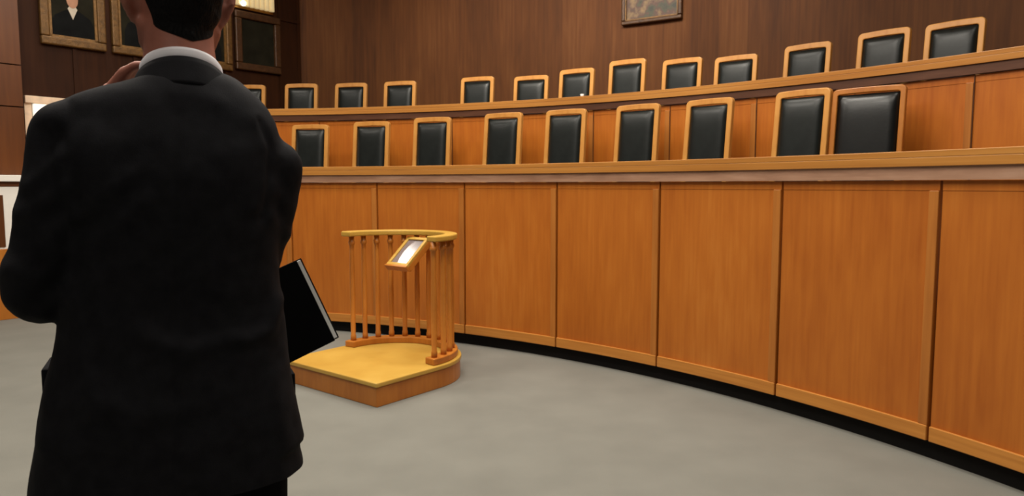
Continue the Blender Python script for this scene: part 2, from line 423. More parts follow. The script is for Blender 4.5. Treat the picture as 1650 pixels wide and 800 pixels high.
# picture on the back wall
pa0, _ = ang_of(1005, 38, RW); pa1, pz = ang_of(1099, 28, RW)
pm = (pa0 + pa1) / 2; pc = polar(RW, pm, 3.07)
pr = empty('wall_painting', pc, -R_(pm)); tag(pr, 'small framed landscape painting hung on the curved back wall', 'painting')
hw = RW * R_(pa1 - pa0) / 2 + 0.01; ht = 0.52; y0 = -0.065; yw = 0.012
g = MB(); fw = 0.045
for a, b, c, e in ((-hw, hw, 0, fw), (-hw, hw, ht - fw, ht), (-hw, -hw + fw, fw, ht - fw), (hw - fw, hw, fw, ht - fw)):
    g.box((a, y0, c), (b - a, 0, 0), (0, -y0 + 0.004, 0), (0, 0, e - c))
g.build('frame', M['frame_dark'], pr, bevel=0.012)
g = MB(); g.box((-hw + 0.03, y0 + 0.03, 0.03), (2 * hw - 0.06, 0, 0), (0, 0.02, 0), (0, 0, ht - 0.06)); g.build('canvas', M['landscape'], pr)
g = MB()
for a, b, c, e in ((-hw + fw, hw - fw, fw, fw + 0.014), (-hw + fw, hw - fw, ht - fw - 0.014, ht - fw), (-hw + fw, -hw + fw + 0.014, fw, ht - fw), (hw - fw - 0.014, hw - fw, fw, ht - fw)):
    g.box((a, y0 + 0.012, c), (b - a, 0, 0), (0, 0.04, 0), (0, 0, e - c))
g.build('slip', M['gilt'], pr)

# ------------------------------------------------------------------ benches
def section(name, r, a0, a1, z0, z1, label, group, panel_m, toe=True):
    mid = polar(r, (a0 + a1) / 2, z0 if not toe else 0)
    root = empty(name, mid); tag(root, label, 'bench', group); off = root.location
    gap = math.degrees((0.006 if toe else 0.003) / r); sw = math.degrees(0.045 / r)
    b0 = z0 + (0.09 if toe else 0)
    MB().arc(r + 0.010, r + 0.035, a0 + gap, a1 - gap, b0, z1, 0.8).build('panel', panel_m, root, off=off)
    MB().arc(r, r + 0.0099, a1 - gap - sw, a1 - gap, b0 + 0.07, z1 - 0.045, 0.5).build('stile', M['stile'], root, off=off, bevel=0.003)
    MB().arc(r - 0.004, r + 0.0099, a0 + gap, a1 - gap, b0, b0 + 0.07, 0.8).build('bottom_rail', M['rail'], root, off=off, bevel=0.004)
    MB().arc(r + 0.0075, r + 0.0099, a0 + gap, a1 - gap, z1 - 0.045, z1, 0.8).build('top_rail', panel_m, root, off=off, bevel=0.003)
    if toe:
        MB().arc(r + 0.04, r + 0.065, a0, a1, 0, b0 + 0.02, 0.8).build('toe_kick', M['black'], root, off=off)
    else:
        MB().arc(r + 0.0, r + 0.012, a0, a0 + gap, b0, z1, 0.8).build('joint', M['fascia_up'], root, off=off)
    return root
seams = [22.1 + 8.06 * k for k in range(-2, 9)]
front_lab = ['front bench section hidden behind the standing man', 'front bench section between the black folder and the wooden stand', 'front bench section behind the right half of the wooden stand',
 'front bench section first to the right of the wooden stand', 'front bench section second to the right of the wooden stand', 'front bench section third to the right of the wooden stand',
 'front bench section fourth right of the wooden stand, below the wide dark chair', 'front bench section cut off by the photo\'s right edge', 'front bench section beyond the right edge', 'front bench section near end of the bench']
for i in range(len(front_lab) - 2):
    section('bench_section', RB, seams[i], seams[i + 1], 0, 1.272, front_lab[i], 'front bench sections', M['panel'])
up_seams = [A_LU + 0.02, 3.7, 9.5, 15.4, 21.2, 27.1, 33.0, 38.8, 44.7, 50.5, 56.4, 62.3]
ups = ['upper bench section behind the standing man\'s shoulder', 'upper bench section behind the front-row chair nearest the standing man', 'upper bench section behind the second front-row chair from the left', 'upper bench section between the second and third front-row chairs',
 'upper bench section between the third and fourth front-row chairs', 'upper bench section between the fourth and fifth front-row chairs', 'upper bench section behind the sixth front-row chair from the left', 'upper bench section behind the seventh front-row chair from the left',
 'upper bench section behind the front-row chair next to the wide dark chair', 'upper bench section immediately right of the wide dark chair', 'upper bench section at the photo\'s right edge']
for i in range(11):
    section('bench_section', RU, up_seams[i], up_seams[i + 1], T1, 1.945, ups[i], 'upper bench sections', M['panel_up'], toe=False)

def counter(name, r, a0, a1, ztop, depth, label):
    root = empty(name, polar(r + depth / 2, (a0 + a1) / 2, ztop - 0.04)); tag(root, label, 'counter', 'curved bench counters'); off = root.location
    MB().arc(r - 0.026, r + depth, a0, a1, ztop - 0.03, ztop, 0.8).build('worktop', M['lip'], root, off=off, bevel=0.003)
    MB().arc(r - 0.026, r - 0.0145, a0, a1, ztop - 0.07, ztop - 0.0302, 0.8).build('front_edge', M['lip'], root, off=off, bevel=0.002)
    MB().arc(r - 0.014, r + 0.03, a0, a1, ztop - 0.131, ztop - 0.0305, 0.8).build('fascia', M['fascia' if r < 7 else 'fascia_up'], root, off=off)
    return root
counter('bench_counter', RB, A_L, seams[8], 1.405, 0.50, 'long curved golden wood counter on top of the front bench')
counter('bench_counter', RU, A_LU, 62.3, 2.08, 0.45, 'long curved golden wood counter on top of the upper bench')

# ------------------------------------------------------------------ chairs
def rounded(w, z0, z1, rt, arch=0.004, n=6):
    """open-bottom upright outline with round upper corners, x/z pairs from lower left over the top to lower right"""
    pts = [(-w, z0)]
    for i in range(n + 1):
        a = PI - PI / 2 * i / n; pts.append((-w + rt + rt * math.cos(a), z1 - rt + rt * math.sin(a)))
    for i in range(1, 6):
        t = i / 6; x = (-w + rt) + (2 * w - 2 * rt) * t
        pts.append((x, z1 + arch * math.sin(PI * t)))
    for i in range(n + 1):
        a = PI / 2 - PI / 2 * i / n; pts.append((w - rt + rt * math.cos(a), z1 - rt + rt * math.sin(a)))
    pts.append((w, z0)); return pts
def make_chair(name, w, fr, hgt, woodm, padgap=0.004, leather=None):
    leather = leather or M['leather']
    """local: sits on z=0, faces -y, backrest at y=+0.2"""
    root = empty(name, (0, 0, 0))
    tilt = 0.10
    def yy(z, o): return 0.20 + o + (z - 0.45) * tilt
    # back frame: a hoop
    out = rounded(w / 2, 0.40, hgt, 0.036); inn = rounded(w / 2 - fr, 0.40, hgt - fr * 1.15, 0.016)
    g = MB(); n = len(out); b = 0
    for (oset, o) in ((out, -0.022), (inn, -0.022), (inn, 0.022), (out, 0.022)):
        g.v.extend(Vector((x, yy(z, o), z)) for x, z in oset)
    for i in range(n - 1):
        for a_, b_ in ((0, 1), (1, 2), (2, 3), (3, 0)):
            g.quad((a_ * n + i, a_ * n + i + 1, b_ * n + i + 1, b_ * n + i))
    for i in (0, n - 1): g.quad((i, n + i, 2 * n + i, 3 * n + i))
    g.build('back_frame', woodm, root, bevel=0.006)
    # padded leather back
    pw = w / 2 - fr - padgap; pz0, pz1 = 0.52, hgt - fr * 1.15 - padgap
    g = MB(); nx, nz = 12, 18
    def pad(o0, bulge):
        rs = []
        for j in range(nz + 1):
            t = j / nz; row = []
            for i in range(nx + 1):
                u = -1 + 2 * i / nx
                e = (1 - abs(u) ** 5) * (1 - abs(2 * t - 1) ** 6)
                x = u * pw; z = pz0 + (pz1 - pz0) * t
                row.append(Vector((x, yy(z, o0 + bulge * max(0, e) ** 0.6), z)))
            rs.append(row)
        return rs
    A = pad(-0.012, -0.034); B = pad(0.010, 0.012)
    for S in (A, B):
        bb = len(g.v)
        for row in S: g.v.extend(row)
        for j in range(nz):
            for i in range(nx):
                p = bb + j * (nx + 1) + i; g.quad((p, p + 1, p + nx + 2, p + nx + 1))
    L = (nx + 1) * (nz + 1)
    for j in range(nz):
        for i in (0, nx):
            p = j * (nx + 1) + i; g.quad((p, p + nx + 1, p + nx + 1 + L, p + L))
    for i in range(nx):
        for j in (0, nz):
            p = j * (nx + 1) + i; g.quad((p, p + 1, p + 1 + L, p + L))
    g.build('backrest', leather, root, smooth=True)
    # seat and its frame
    g = MB(); rs = []
    for z, k in ((0.42, 0.97), (0.45, 1.0), (0.475, 0.97), (0.485, 0.86)):
        rs.append([Vector((math.copysign(abs(math.cos(a)) ** 0.35, math.cos(a)) * (w / 2 + 0.01) * k, -0.06 + math.copysign(abs(math.sin(a)) ** 0.35, math.sin(a)) * 0.235 * k, z)) for a in [2 * PI * i / 32 for i in range(32)]])
    g.rings(rs).build('seat', leather, root, smooth=True)
    g = MB(); g.box((-w / 2, -0.28, 0.36), (w, 0, 0), (0, 0.44, 0), (0, 0, 0.06)); g.build('seat_frame', woodm, root, bevel=0.006)
    for sx in (-1, 1):
        for y, y2 in ((-0.26, -0.28), (0.15, 0.24)):
            g = MB(); x = sx * (w / 2 - 0.025)
            g.tube([(x, y2, 0), (x, y, 0.37)], [0.018, 0.025], 8); g.build('leg', woodm, root)
    return root
chair0 = make_chair('leather_chair', 0.405, 0.041, 1.225, M['chairwood'])
used = [False]
def put_chair(px, py, r, zfloor, label, group, ztop=None, drot=0.0):
    a, z = ang_of(px, py, r)
    o = chair0 if not used[0] else copy_tree(chair0)
    used[0] = True
    q = polar(r - 0.26, a, zfloor)
    o.location = q; o.rotation_euler = (0, 0, -R_(a) + drot)
    o['category'] = 'chair'; o['label'] = label; o['group'] = group
    o.scale = (1, 1, (z - zfloor) / 1.234)
    return o
ord_ = ['first', 'second', 'third', 'fourth', 'fifth', 'sixth', 'seventh', 'eighth', 'ninth', 'tenth', 'eleventh', 'twelfth', 'thirteenth']
front = [(499, 200), (597, 195), (697, 188), (809, 181), (912, 175), (1027, 167), (1141, 158), (1294, 143)]
for i, (px, py) in enumerate(front):
    extra = ''
    put_chair(px, py, 7.18, T1, f'{ord_[i]} black leather chair from the left in the front row' + (', ' + extra if extra else ''), 'front row chairs', drot=random.uniform(-0.05, 0.05))
upper = [(399, 136), (485, 134), (564, 133), (643, 130), (769, 123), (857, 121), (928, 110), (1010, 95), (1100, 93), (1188, 88), (1302, 69), (1424, 47), (1542, 31)]
for i, (px, py) in enumerate(upper):
    lab = f'{ord_[i]} black leather chair from the left in the upper row'
    if i == 0: lab = 'leftmost black chair of the upper row, partly behind the man\'s shoulder'
    if i == 12: lab = 'rightmost black leather chair of the upper row'
    put_chair(px, py, 8.35, T2, lab, 'upper row chairs', drot=random.uniform(-0.05, 0.05))
# the wide dark armchair of the front row
a, z = ang_of(1412, 137, 7.24)
ac = make_chair('wide_leather_chair', 0.46, 0.034, 1.225, M['chairwood_dark'], leather=M['leather_black'])
ac.location = polar(7.24 - 0.26, a, T1); ac.rotation_euler = (0, 0, -R_(a) + 0.18); ac.scale = (1, 1, (z - T1) / 1.234)
tag(ac, 'wide dark-framed black leather chair in the front row, broader than the others', 'chair')

# little white cup standing on the upper counter
a, z = ang_of(938, 150, RU + 0.06)
cu = MB(); q = polar(RU + 0.06, a, 2.08)
cu.rings([[q + Vector((math.cos(t) * r, math.sin(t) * r, zz)) for t in [2 * PI * i / 16 for i in range(16)]] for r, zz in ((0.014, 0), (0.018, 0.03), (0.016, 0.03), (0.012, 0.004))])
tag(cu.build('paper_cup', M['white'], smooth=True, off=q, loc=q), 'tiny white cup on the upper counter, before the seventh upper chair', 'cup')

# ------------------------------------------------------------------ wooden stand
ws = empty('speaking_stand', (-0.815, 4.58, 0)); tag(ws, 'round-backed wooden stand with baluster railing and low platform on grey carpet', 'witness stand')
U = Vector((0.627, 0.779, 0)); V = Vector((-0.779, 0.627, 0)); C0 = Vector((-0.76, 3.915, 0)) - Vector((-0.815, 4.58, 0))
HWD = 0.455
ctr = C0 + V * HWD + U * 0.52
def outline(r, front, z, n=32):
    p = [ctr + V * r - U * front, ]
    p = [Vector((x.x, x.y, z)) for x in [ctr - V * r - U * front] + [ctr - V * (r * math.cos(PI * i / n)) + U * (r * math.sin(PI * i / n)) for i in range(n + 1)] + [ctr + V * r - U * front]]
    return p
MB().prism(outline(HWD - 0.008, 0.512, 0.0), (0, 0, 0.115)).build('platform', M['standwood'], ws, bevel=0.004)
MB().prism(outline(HWD, 0.52, 0.115), (0, 0, 0.028)).build('platform_top', M['standtop'], ws, bevel=0.006)
RC = 0.392; rc0 = ctr + Vector((0.0, 0.0, 0))
def rp(th, r, z): return Vector((rc0.x, rc0.y, z)) + V * (r * math.cos(th)) + U * (r * math.sin(th))
def ringpart(r0, r1, z0, z1, t0, t1, n=40):
    g = MB()
    rs = []
    for i in range(n + 1):
        t = t0 + (t1 - t0) * i / n
        rs.append([rp(t, r0, z0), rp(t, r1, z0), rp(t, r1, z1), rp(t, r0, z1)])
    return g.rings(rs)
ringpart(RC - 0.045, RC + 0.040, 0.143, 0.185, -0.10, PI + 0.10).build('railing_base', M['standwood'], ws, bevel=0.006)
ringpart(RC - 0.042, RC + 0.042, 0.905, 0.940, -0.14, PI + 0.05).build('handrail', M['standtop'], ws, bevel=0.008)
NB = 14
for i in range(NB):
    t = PI * i / (NB - 1); p = rp(t, RC, 0)
    prof = [(0.185, .017), (0.22, .017), (0.225, .014), (0.50, .0165), (0.80, .013), (0.845, .013), (0.85, .019), (0.87, .019), (0.875, .014), (0.905, .016)]
    rs = [[p + Vector((math.cos(2 * PI * k / 12) * r * 1.15, math.sin(2 * PI * k / 12) * r * 1.15, z)) for k in range(12)] for z, r in prof]
    MB().rings(rs).build('baluster', M['standwood'], ws, smooth=True)
# thicker end posts
for t in (PI - 0.03,):
    p = rp(t, RC, 0)
# sloping reading desk fixed to the rail
top_c = rp(R_(76), RC - 0.045, 0.885)
e1 = -U * 0.205 + Vector((0, 0, -0.175)); e2 = V
nn = e1.cross(e2).normalized()
if nn.z < 0: nn = -nn
w2 = 0.102
g = MB(); g.box(top_c - e2 * w2 - nn * 0.046, e2 * (2 * w2), e1, nn * 0.040); g.build('reading_desk', M['standwood'], ws, bevel=0.004)
fr_ = MB(); el = e1.length; eu = e1.normalized(); b_ = 0.024
o = top_c - e2 * w2 - nn * 0.006
for a0, a1, c0, c1 in ((0, 2 * w2, 0, b_), (0, 2 * w2, el - b_, el), (0, b_, b_, el - b_), (2 * w2 - b_, 2 * w2, b_, el - b_)):
    fr_.box(o + e2 * a0 + eu * c0, e2 * (a1 - a0), eu * (c1 - c0), nn * 0.018)
rdf = fr_.build('desk_frame', M['standtop'], ws, bevel=0.003)
g = MB(); g.box(top_c - e2 * (w2 - b_) - nn * 0.006 + eu * b_, e2 * (2 * w2 - 2 * b_), eu * (el - 2 * b_), nn * 0.008); g.build('desk_panel', M['glass'], ws)
g = MB(); g.box(top_c + e1 - e2 * (w2 + 0.005) - nn * 0.03, e2 * (2 * w2 + 0.01), eu * 0.016, nn * 0.045); g.build('ledge', M['standwood'], ws, bevel=0.003)
g = MB()
for sgn in (-1, 1):
    pa = top_c + e2 * (sgn * 0.07) + eu * 0.04 - nn * 0.03
    g.tube([pa, rp(R_(84), RC - 0.01, 0.80) + e2 * (sgn * 0.07)], 0.009, 8)
g.build('bracket', M['standwood'], ws)

# ------------------------------------------------------------------ the standing man
PD = 1.35; PXC = 275
ppos = Vector(((PXC - CX) / F * PD, PD, 0)); PA = math.atan2(-ppos.x, ppos.y)
LX = Vector((math.cos(PA), math.sin(PA), 0)); LY = Vector((-math.sin(PA), math.cos(PA), 0))
def loc(px, py, y=0.0):
    """photo direction to the man's own frame at depth y (x right, y ahead of him)"""
    d = ray(px, py); o = Vector((0, 0, H))
    t = ((ppos - o).dot(LY) + y) / d.dot(LY)
    q = o + d * t - ppos
    return Vector((q.dot(LX), q.dot(LY), q.z))

rows = [  # y, left, right, half depth, centre depth
 (88, 262, 340, .060, .035), (104, 246, 352, .072, .035), (118, 232, 368, .080, .03), (128, 205, 384, .088, .02), (140, 165, 398, .096, .012), (155, 118, 415, .10, .005), (172, 88, 430, .104, .0),
 (200, 76, 446, .112, 0), (235, 84, 452, .12, 0), (290, 100, 452, .128, .0), (350, 108, 450, .128, .0), (420, 110, 448, .122, .0), (480, 104, 452, .118, .0),
 (520, 98, 458, .12, .0), (570, 88, 464, .128, 0), (620, 74, 474, .136, 0), (680, 62, 485, .142, 0), (735, 53, 494, .145, 0), (800, 45, 495, .148, 0), (860, 40, 497, .150, 0)]
def ring(y, l, r, b, yc, k=1.0, shrink=0.0, n=48, e=2.35):
    a = loc(l, y); c = loc(r, y); m = (a + c) / 2; hw = (c.x - a.x) / 2 - shrink
    out = []
    for i in range(n):
        t = 2 * PI * i / n; ct, st = math.cos(t), math.sin(t)
        x = math.copysign(abs(ct) ** (2 / e), ct); yy = math.copysign(abs(st) ** (2 / e), st)
        out.append(Vector((m.x + x * hw, yc + yy * (b - shrink), a.z + (c.z - a.z) * (x + 1) / 2)))
    return out
# --- body: one continuous skin surface -------------------------------------------------
body = MB()
Zc = lambda py: loc(290, py).z
hx = loc(288, 30).x
HT = R_(14)      # head turned a little to his left
HR = Matrix.Rotation(HT, 3, 'Z') @ Matrix.Rotation(R_(-6), 3, 'X')
hc = Vector((hx, 0.035, 1.606))
def hp(x, y, z): return hc + HR @ Vector((x, y, z))
body.ball(hc, (0.0735, 0.095, 0.10), 24, 16, HR)                       # cranium
body.ball(hp(0, -0.02, 0.018), (0.075, 0.085, 0.088), 24, 16, HR)
body.ball(hp(0, 0.035, -0.045), (0.060, 0.062, 0.068), 20, 12, HR)     # face
body.ball(hp(0, 0.060, -0.095), (0.036, 0.034, 0.026), 16, 10, HR)     # chin
for sx in (-1, 1):
    body.limb([hp(sx * 0.060, -0.002, -0.06), hp(sx * 0.052, 0.02, -0.085), hp(sx * 0.028, 0.06, -0.105)], [0.016, 0.017, 0.018])    # jaw
    body.ball(hp(sx * 0.040, 0.070, -0.035), (0.022, 0.018, 0.018), 12, 8, HR)                                                         # cheek
    body.limb([hp(sx * 0.012, 0.094, 0.018), hp(sx * 0.045, 0.076, 0.016)], [0.011, 0.010])                                           # brow
    # ear: rim, lobe and inner plate
    er = [(0.070, 0.004, -0.044), (0.083, -0.014, -0.026), (0.094, -0.026, 0.0), (0.096, -0.025, 0.016), (0.087, -0.010, 0.024), (0.074, 0.004, 0.016)]
    body.limb([hp(sx * a * (1.13 if sx < 0 else 1) , b, c - 0.006) for a, b, c in er], [0.008, 0.0075, 0.0065, 0.0065, 0.0065, 0.006])
    body.limb([hp(sx * 0.071, 0.000, -0.030), hp(sx * (0.082 if sx < 0 else 0.077), -0.010, -0.012), hp(sx * (0.084 if sx < 0 else 0.077), -0.010, 0.010)], [0.012, 0.014, 0.013])
body.limb([hp(0, 0.092, 0.012), hp(0, 0.108, -0.018), hp(0, 0.112, -0.030)], [0.009, 0.010, 0.012])       # nose
for sx in (-1, 1): body.ball(hp(sx * 0.012, 0.102, -0.033), 0.009, 10, 8)
body.limb([hp(-0.022, 0.083, -0.064), hp(0, 0.092, -0.062), hp(0.022, 0.083, -0.064)], [0.006, 0.008, 0.006])   # lips
body.limb([hp(-0.018, 0.084, -0.075), hp(0, 0.091, -0.076), hp(0.018, 0.084, -0.075)], [0.006, 0.008, 0.006])
nx = loc(290, 80).x
body.rings([[Vector((nx + math.cos(t) * a, yc + math.sin(t) * b, z)) for t in [2 * PI * i / 24 for i in range(24)]] for z, a, b, yc in
            ((1.40, .075, .07, .005), (1.46, .066, .064, .008), (1.51, .061, .061, .014), (1.56, .060, .062, .022), (1.60, .056, .06, .03))])
body.rings([ring(*q, shrink=0.022) for q in rows[3:-3]])                  # trunk under the clothes
# arms
Lsh = [loc(106, 225, 0), loc(99, 300, -.01), loc(83, 390, .0), loc(70, 462, .02)]
Rsh = [loc(437, 272, 0), loc(428, 338, .01), loc(412, 400, .03), loc(402, 440, .05)]
Lwr = loc(168, 170, 0.20); Rwr = Vector((-0.02, 0.235, 1.035))
body.limb(Lsh + [Lsh[-1].lerp(Lwr, 0.35), Lwr], [.046, .044, .04, .038, .04, .026])
body.limb(Rsh + [Rsh[-1].lerp(Rwr, 0.35), Rwr], [.046, .044, .04, .038, .04, .026])
def hand(mb, w, d, n, side, curl, spread=0.0):
    """w wrist, d direction wrist->knuckles, n palm normal (the side that closes), side = thumb direction"""
    d = Vector(d).normalized(); n = Vector(n); n = (n - d * n.dot(d)).normalized(); s = d.cross(n) * side
    s.normalize()
    k = w + d * 0.085
    mb.limb([w, w + d * 0.03], [.024, .026])
    for off in (-0.03, -0.01, 0.01, 0.03):
        mb.limb([w + s * off * 0.6 + d * 0.02, k + s * off * 1.0], [.016, .0125])
    for off, L in ((0.032, 0.070), (0.011, 0.080), (-0.011, 0.075), (-0.032, 0.058)):
        p = k + s * off; dirv = d; pts = [p]; ax = curl
        for f, c in ((0.45, 0.5), (0.32, 1.0), (0.23, 0.8)):
            ang = ax * c; dirv = (dirv * math.cos(ang) + n * math.sin(ang)).normalized()
            # keep the bending plane
            n2 = n - dirv * n.dot(dirv); p = p + dirv * L * f; pts.append(p)
            n = n2.normalized() if n2.length > 1e-4 else n
        mb.limb(pts, [.0098, .0092, .0085, .0075])
        n = Vector(n); 
        # restore palm normal for next finger
        n = (s.cross(d) * side); n.normalize()
    t0 = w + d * 0.025 + s * 0.026; t1 = t0 + (s * 0.7 + d * 0.6 + n * 0.35).normalized() * 0.042; t2 = t1 + (d * 0.8 + s * 0.2 + n * 0.55).normalized() * 0.034; t3 = t2 + (d * 0.8 + n * 0.6).normalized() * 0.024
    mb.limb([t0, t1, t2, t3], [.014, .0115, .0105, .0085])
hand(body, Lwr, loc(218, 112, 0.175) - Lwr, (0.6, -0.2, -0.6), 1, 0.55)
hand(body, Rwr, (-0.85, 0.0, -0.25), (0.0, -1.0, 0.2), -1, 0.7)
# legs
for sx in (-1, 1):
    body.limb([(0.015 + sx * 0.095, 0.0, 0.90), (0.015 + sx * 0.10, 0.01, 0.70), (0.015 + sx * 0.105, 0.012, 0.50), (0.015 + sx * 0.11, -0.01, 0.34), (0.015 + sx * 0.115, -0.012, 0.11)], [.082, .072, .052, .05, .036])
    body.limb([(0.015 + sx * 0.115, -0.02, 0.055), (0.015 + sx * 0.13, 0.08, 0.035), (0.015 + sx * 0.14, 0.15, 0.028)], [.032, .032, .024])
man = body.build('person', M['skin'], smooth=True)
me = fuse(man, 0.0052, 3)
man.location = ppos; man.rotation_euler = (0, 0, PA)
tag(man, 'man in a black suit standing with his back to the camera, folder under his arm', 'person')

# --- hair: grown from the head surface, thinning out to nothing at the hairline ---------
def hairline(v):
    q = HR.inverted() @ (v - hc)
    az = math.atan2(q.x, q.y)                    # 0 = straight ahead
    a = abs(az) / PI
    if a < 0.30: edge = 0.055 - 0.01 * a
    elif a < 0.42: edge = 0.055 - (a - 0.30) / 0.12 * 0.085
    elif a < 0.62: edge = 0.012 + 0.0 * a
    elif a < 0.70: edge = 0.012 - (a - 0.62) / 0.08 * 0.080
    else: edge = -0.068 - ((a - 0.70) / 0.30) ** 0.6 * 0.034
    return min(q.z - edge, (0.081 - abs(q.x)) if q.z < 0.035 else 1)
bm = bmesh.new(); bm.from_mesh(me)
bm.verts.ensure_lookup_table()
keep = set()
val = {}
for v in bm.verts:
    if v.co.z > 1.46: val[v.index] = hairline(v.co)
hv = {}; hm = MB()
bm.normal_update()
def hair_pt(co, no, h):
    k = max(0.0, min(1.0, h / 0.03)); up = max(0.0, (co.z - hc.z) / 0.1)
    return co + no * (0.0008 + k * (0.006 + 0.010 * up) + k * 0.003 * noise.noise(co * 60))
def hair_v(key, co, no, h):
    if key not in hv: hv[key] = len(hm.v); hm.v.append(hair_pt(co, no, h))
    return hv[key]
for f in bm.faces:
    hs = [val.get(v.index, -1) for v in f.verts]
    if max(hs) <= 0: continue
    idx = []; vs = f.verts; n_ = len(vs)
    for i in range(n_):
        a, b = vs[i], vs[(i + 1) % n_]; ha, hb = hs[i], hs[(i + 1) % n_]
        if ha > 0: idx.append(hair_v(a.index, a.co, a.normal, ha))
        if (ha > 0) != (hb > 0):
            t = ha / (ha - hb) if abs(ha - hb) < 0.2 else (0.5)
            idx.append(hair_v((min(a.index, b.index), max(a.index, b.index)), a.co.lerp(b.co, t), a.normal.lerp(b.normal, t), 0.0))
    if len(idx) > 2: hm.quad(idx)
bm.free()
hair = hm.build('hair', M['hair'], man, smooth=True)
for sx in (-1, 1):
    e = MB(); e.ball(hp(sx * 0.031, 0.0775, 0.0), 0.0120, 14, 10); eo = e.build('eye', M['eye'], man, smooth=True)
    e = MB(); e.ball(hp(sx * 0.031, 0.0862, 0.0), 0.0050, 10, 8); e.build('iris', M['iris'], eo, smooth=True)

# --- jacket -----------------------------------------------------------------------------
jk = MB()
jk.rings([ring(*q) for q in rows[2:]])
jk.limb([Lsh[0], Lsh[1], Lsh[2], Lsh[3]], [.060, .062, .064, .060])
jk.limb([loc(60, 440, .0), loc(64, 470, .01)], [.060, .058])
jk.limb([Lsh[3], Lsh[3].lerp(Lwr, 0.3), Lsh[3].lerp(Lwr, 0.62), Lsh[3].lerp(Lwr, 0.93)], [.058, .058, .052, .043])
jk.limb(Rsh, [.062, .060, .056, .054])
jk.limb([Rsh[3], Rsh[3].lerp(Rwr, 0.4), Rsh[3].lerp(Rwr, 0.92)], [.054, .052, .043])
jk.ball(loc(130, 202, 0.0), (.07, .085, .045)); jk.ball(loc(392, 228, 0.0), (.06, .085, .06))     # padded shoulders
jk.ball(loc(290, 142, -.045), (.085, .045, .030))
jk.ball(loc(190, 275, -.045), (.10, .078, .13)); jk.ball(loc(345, 275, -.045), (.10, .078, .13))   # shoulder blades
jacket = jk.build('jacket', M['suit'], man, smooth=True)
jm = fuse(jacket, 0.0075, 12)
# cloth folds: ridges along lines drawn on the back and sleeves
folds = []
def fold(pts, h, w): folds.append(([loc(*p) for p in pts], h, w))
fold([(60, 300), (110, 255)], .006, .014); fold([(45, 345), (120, 300)], .007, .016); fold([(35, 430), (130, 350)], .007, .02)
fold([(30, 480), (105, 410)], .006, .018); fold([(75, 500), (120, 455)], .006, .016)
fold([(140, 345), (215, 285)], .005, .016); fold([(150, 400), (240, 320)], .005, .016)
fold([(225, 520), (300, 545), (370, 525)], .007, .018); fold([(440, 480), (425, 520), (385, 532)], .009, .016); fold([(160, 610), (230, 640), (300, 630)], .004, .02)
fold([(270, 150), (330, 165), (400, 200)], .003, .018); fold([(120, 480), (150, 560), (160, 640)], .005, .02); fold([(430, 590), (445, 680), (455, 760)], .005, .02)
fold([(455, 330), (430, 300), (400, 330)], .004, .016); fold([(462, 380), (430, 350)], .005, .015)
fold([(100, 530), (90, 600), (80, 700)], .005, .016)
cuts = [([loc(*p) for p in ((283, 190), (286, 300), (282, 560), (278, 800))], .0035, .005),       # centre back seam
        ([loc(*p) for p in ((118, 172), (108, 215), (120, 270), (135, 330))], .0045, .007),            # left armhole
        ([loc(*p) for p in ((412, 200), (428, 240), (425, 290), (415, 350))], .0045, .007)]
def seg(p, a, b):
    ax, az = a.x, a.z; bx, bz = b.x - ax, b.z - az
    L = bx * bx + bz * bz; t = max(0, min(1, ((p.x - ax) * bx + (p.z - az) * bz) / L))
    return math.hypot(p.x - ax - bx * t, p.z - az - bz * t), t
jm.calc_loop_triangles() if False else None
nrm = [v.normal.copy() for v in jm.vertices]
for v in jm.vertices:
    n_ = nrm[v.index]; d_ = 0.0
    p = v.co
    if n_.y < 0.35:
        for lst, sgn in ((folds, 1), (cuts, -1)):
            for pts, hh, ww in lst:
                best = 9
                for i in range(len(pts) - 1):
                    q, _ = seg(p, pts[i], pts[i + 1]); best = min(best, q)
                if best < ww * 3: d_ += sgn * hh * math.exp(-(best / ww) ** 2)
    d_ += 0.004 * noise.noise(p * 9) + 0.0015 * noise.noise(p * 26)
    v.co = p + n_ * d_
    if p.x > 0.14 and p.z < 0.735: v.co.x -= 0.010 * min(1, (p.x - 0.14) / 0.05) * min(1, (0.735 - p.z) / 0.008) * max(0.0, 1 - max(0.0, (0.71 - p.z)) / 0.05 * 0.4)
bm = bmesh.new(); bm.from_mesh(jm)                 # crisp hem
res = bmesh.ops.bisect_plane(bm, geom=bm.verts[:] + bm.edges[:] + bm.faces[:], plane_co=(0, 0, 0.685), plane_no=(0, 0, 1), clear_inner=True)
bm.to_mesh(jm); bm.free()
for p_ in jm.polygons: p_.use_smooth = True
jm.update()
# jacket collar folded round the neck, shirt collar standing above it
def collar(specs, m, name, parent, n=48, a0=0, a1=2 * PI, thick=0.004):
    g = MB(); rs = []
    for i in range(n + 1):
        t = a0 + (a1 - a0) * i / n
        rs.append([f(t) for f in specs])
    k = len(specs); b = 0
    for r in rs: g.v.extend(r)
    for i in range(n):
        for j in range(k - 1):
            p = i * k + j; g.quad((p, p + 1, p + k + 1, p + k))
    o = g.build(name, m, parent, smooth=True)
    s = o.modifiers.new('thick', 'SOLIDIFY'); s.thickness = thick; s.offset = 0
    return o
ncx = nx + 0.002
def cpt(rx, ry, zb, drop, yc=0.012, tilt=0.0):
    # t=-90deg is the nape; collar falls towards the front
    return lambda t: Vector((ncx + math.cos(t) * rx, yc + math.sin(t) * ry, zb + 0.004 - drop * (math.sin(t) + 1) / 2 + tilt * math.cos(t)))
collar([cpt(.0665, .0655, 1.452, .045), cpt(.0655, .0650, 1.488, .050), cpt(.0665, .0665, 1.494, .050), cpt(.070, .070, 1.489, .052), cpt(.073, .073, 1.462, .06)], M['shirt'], 'shirt_collar', man, a0=-PI / 2 - 2.75, a1=-PI / 2 + 2.75, thick=.003)
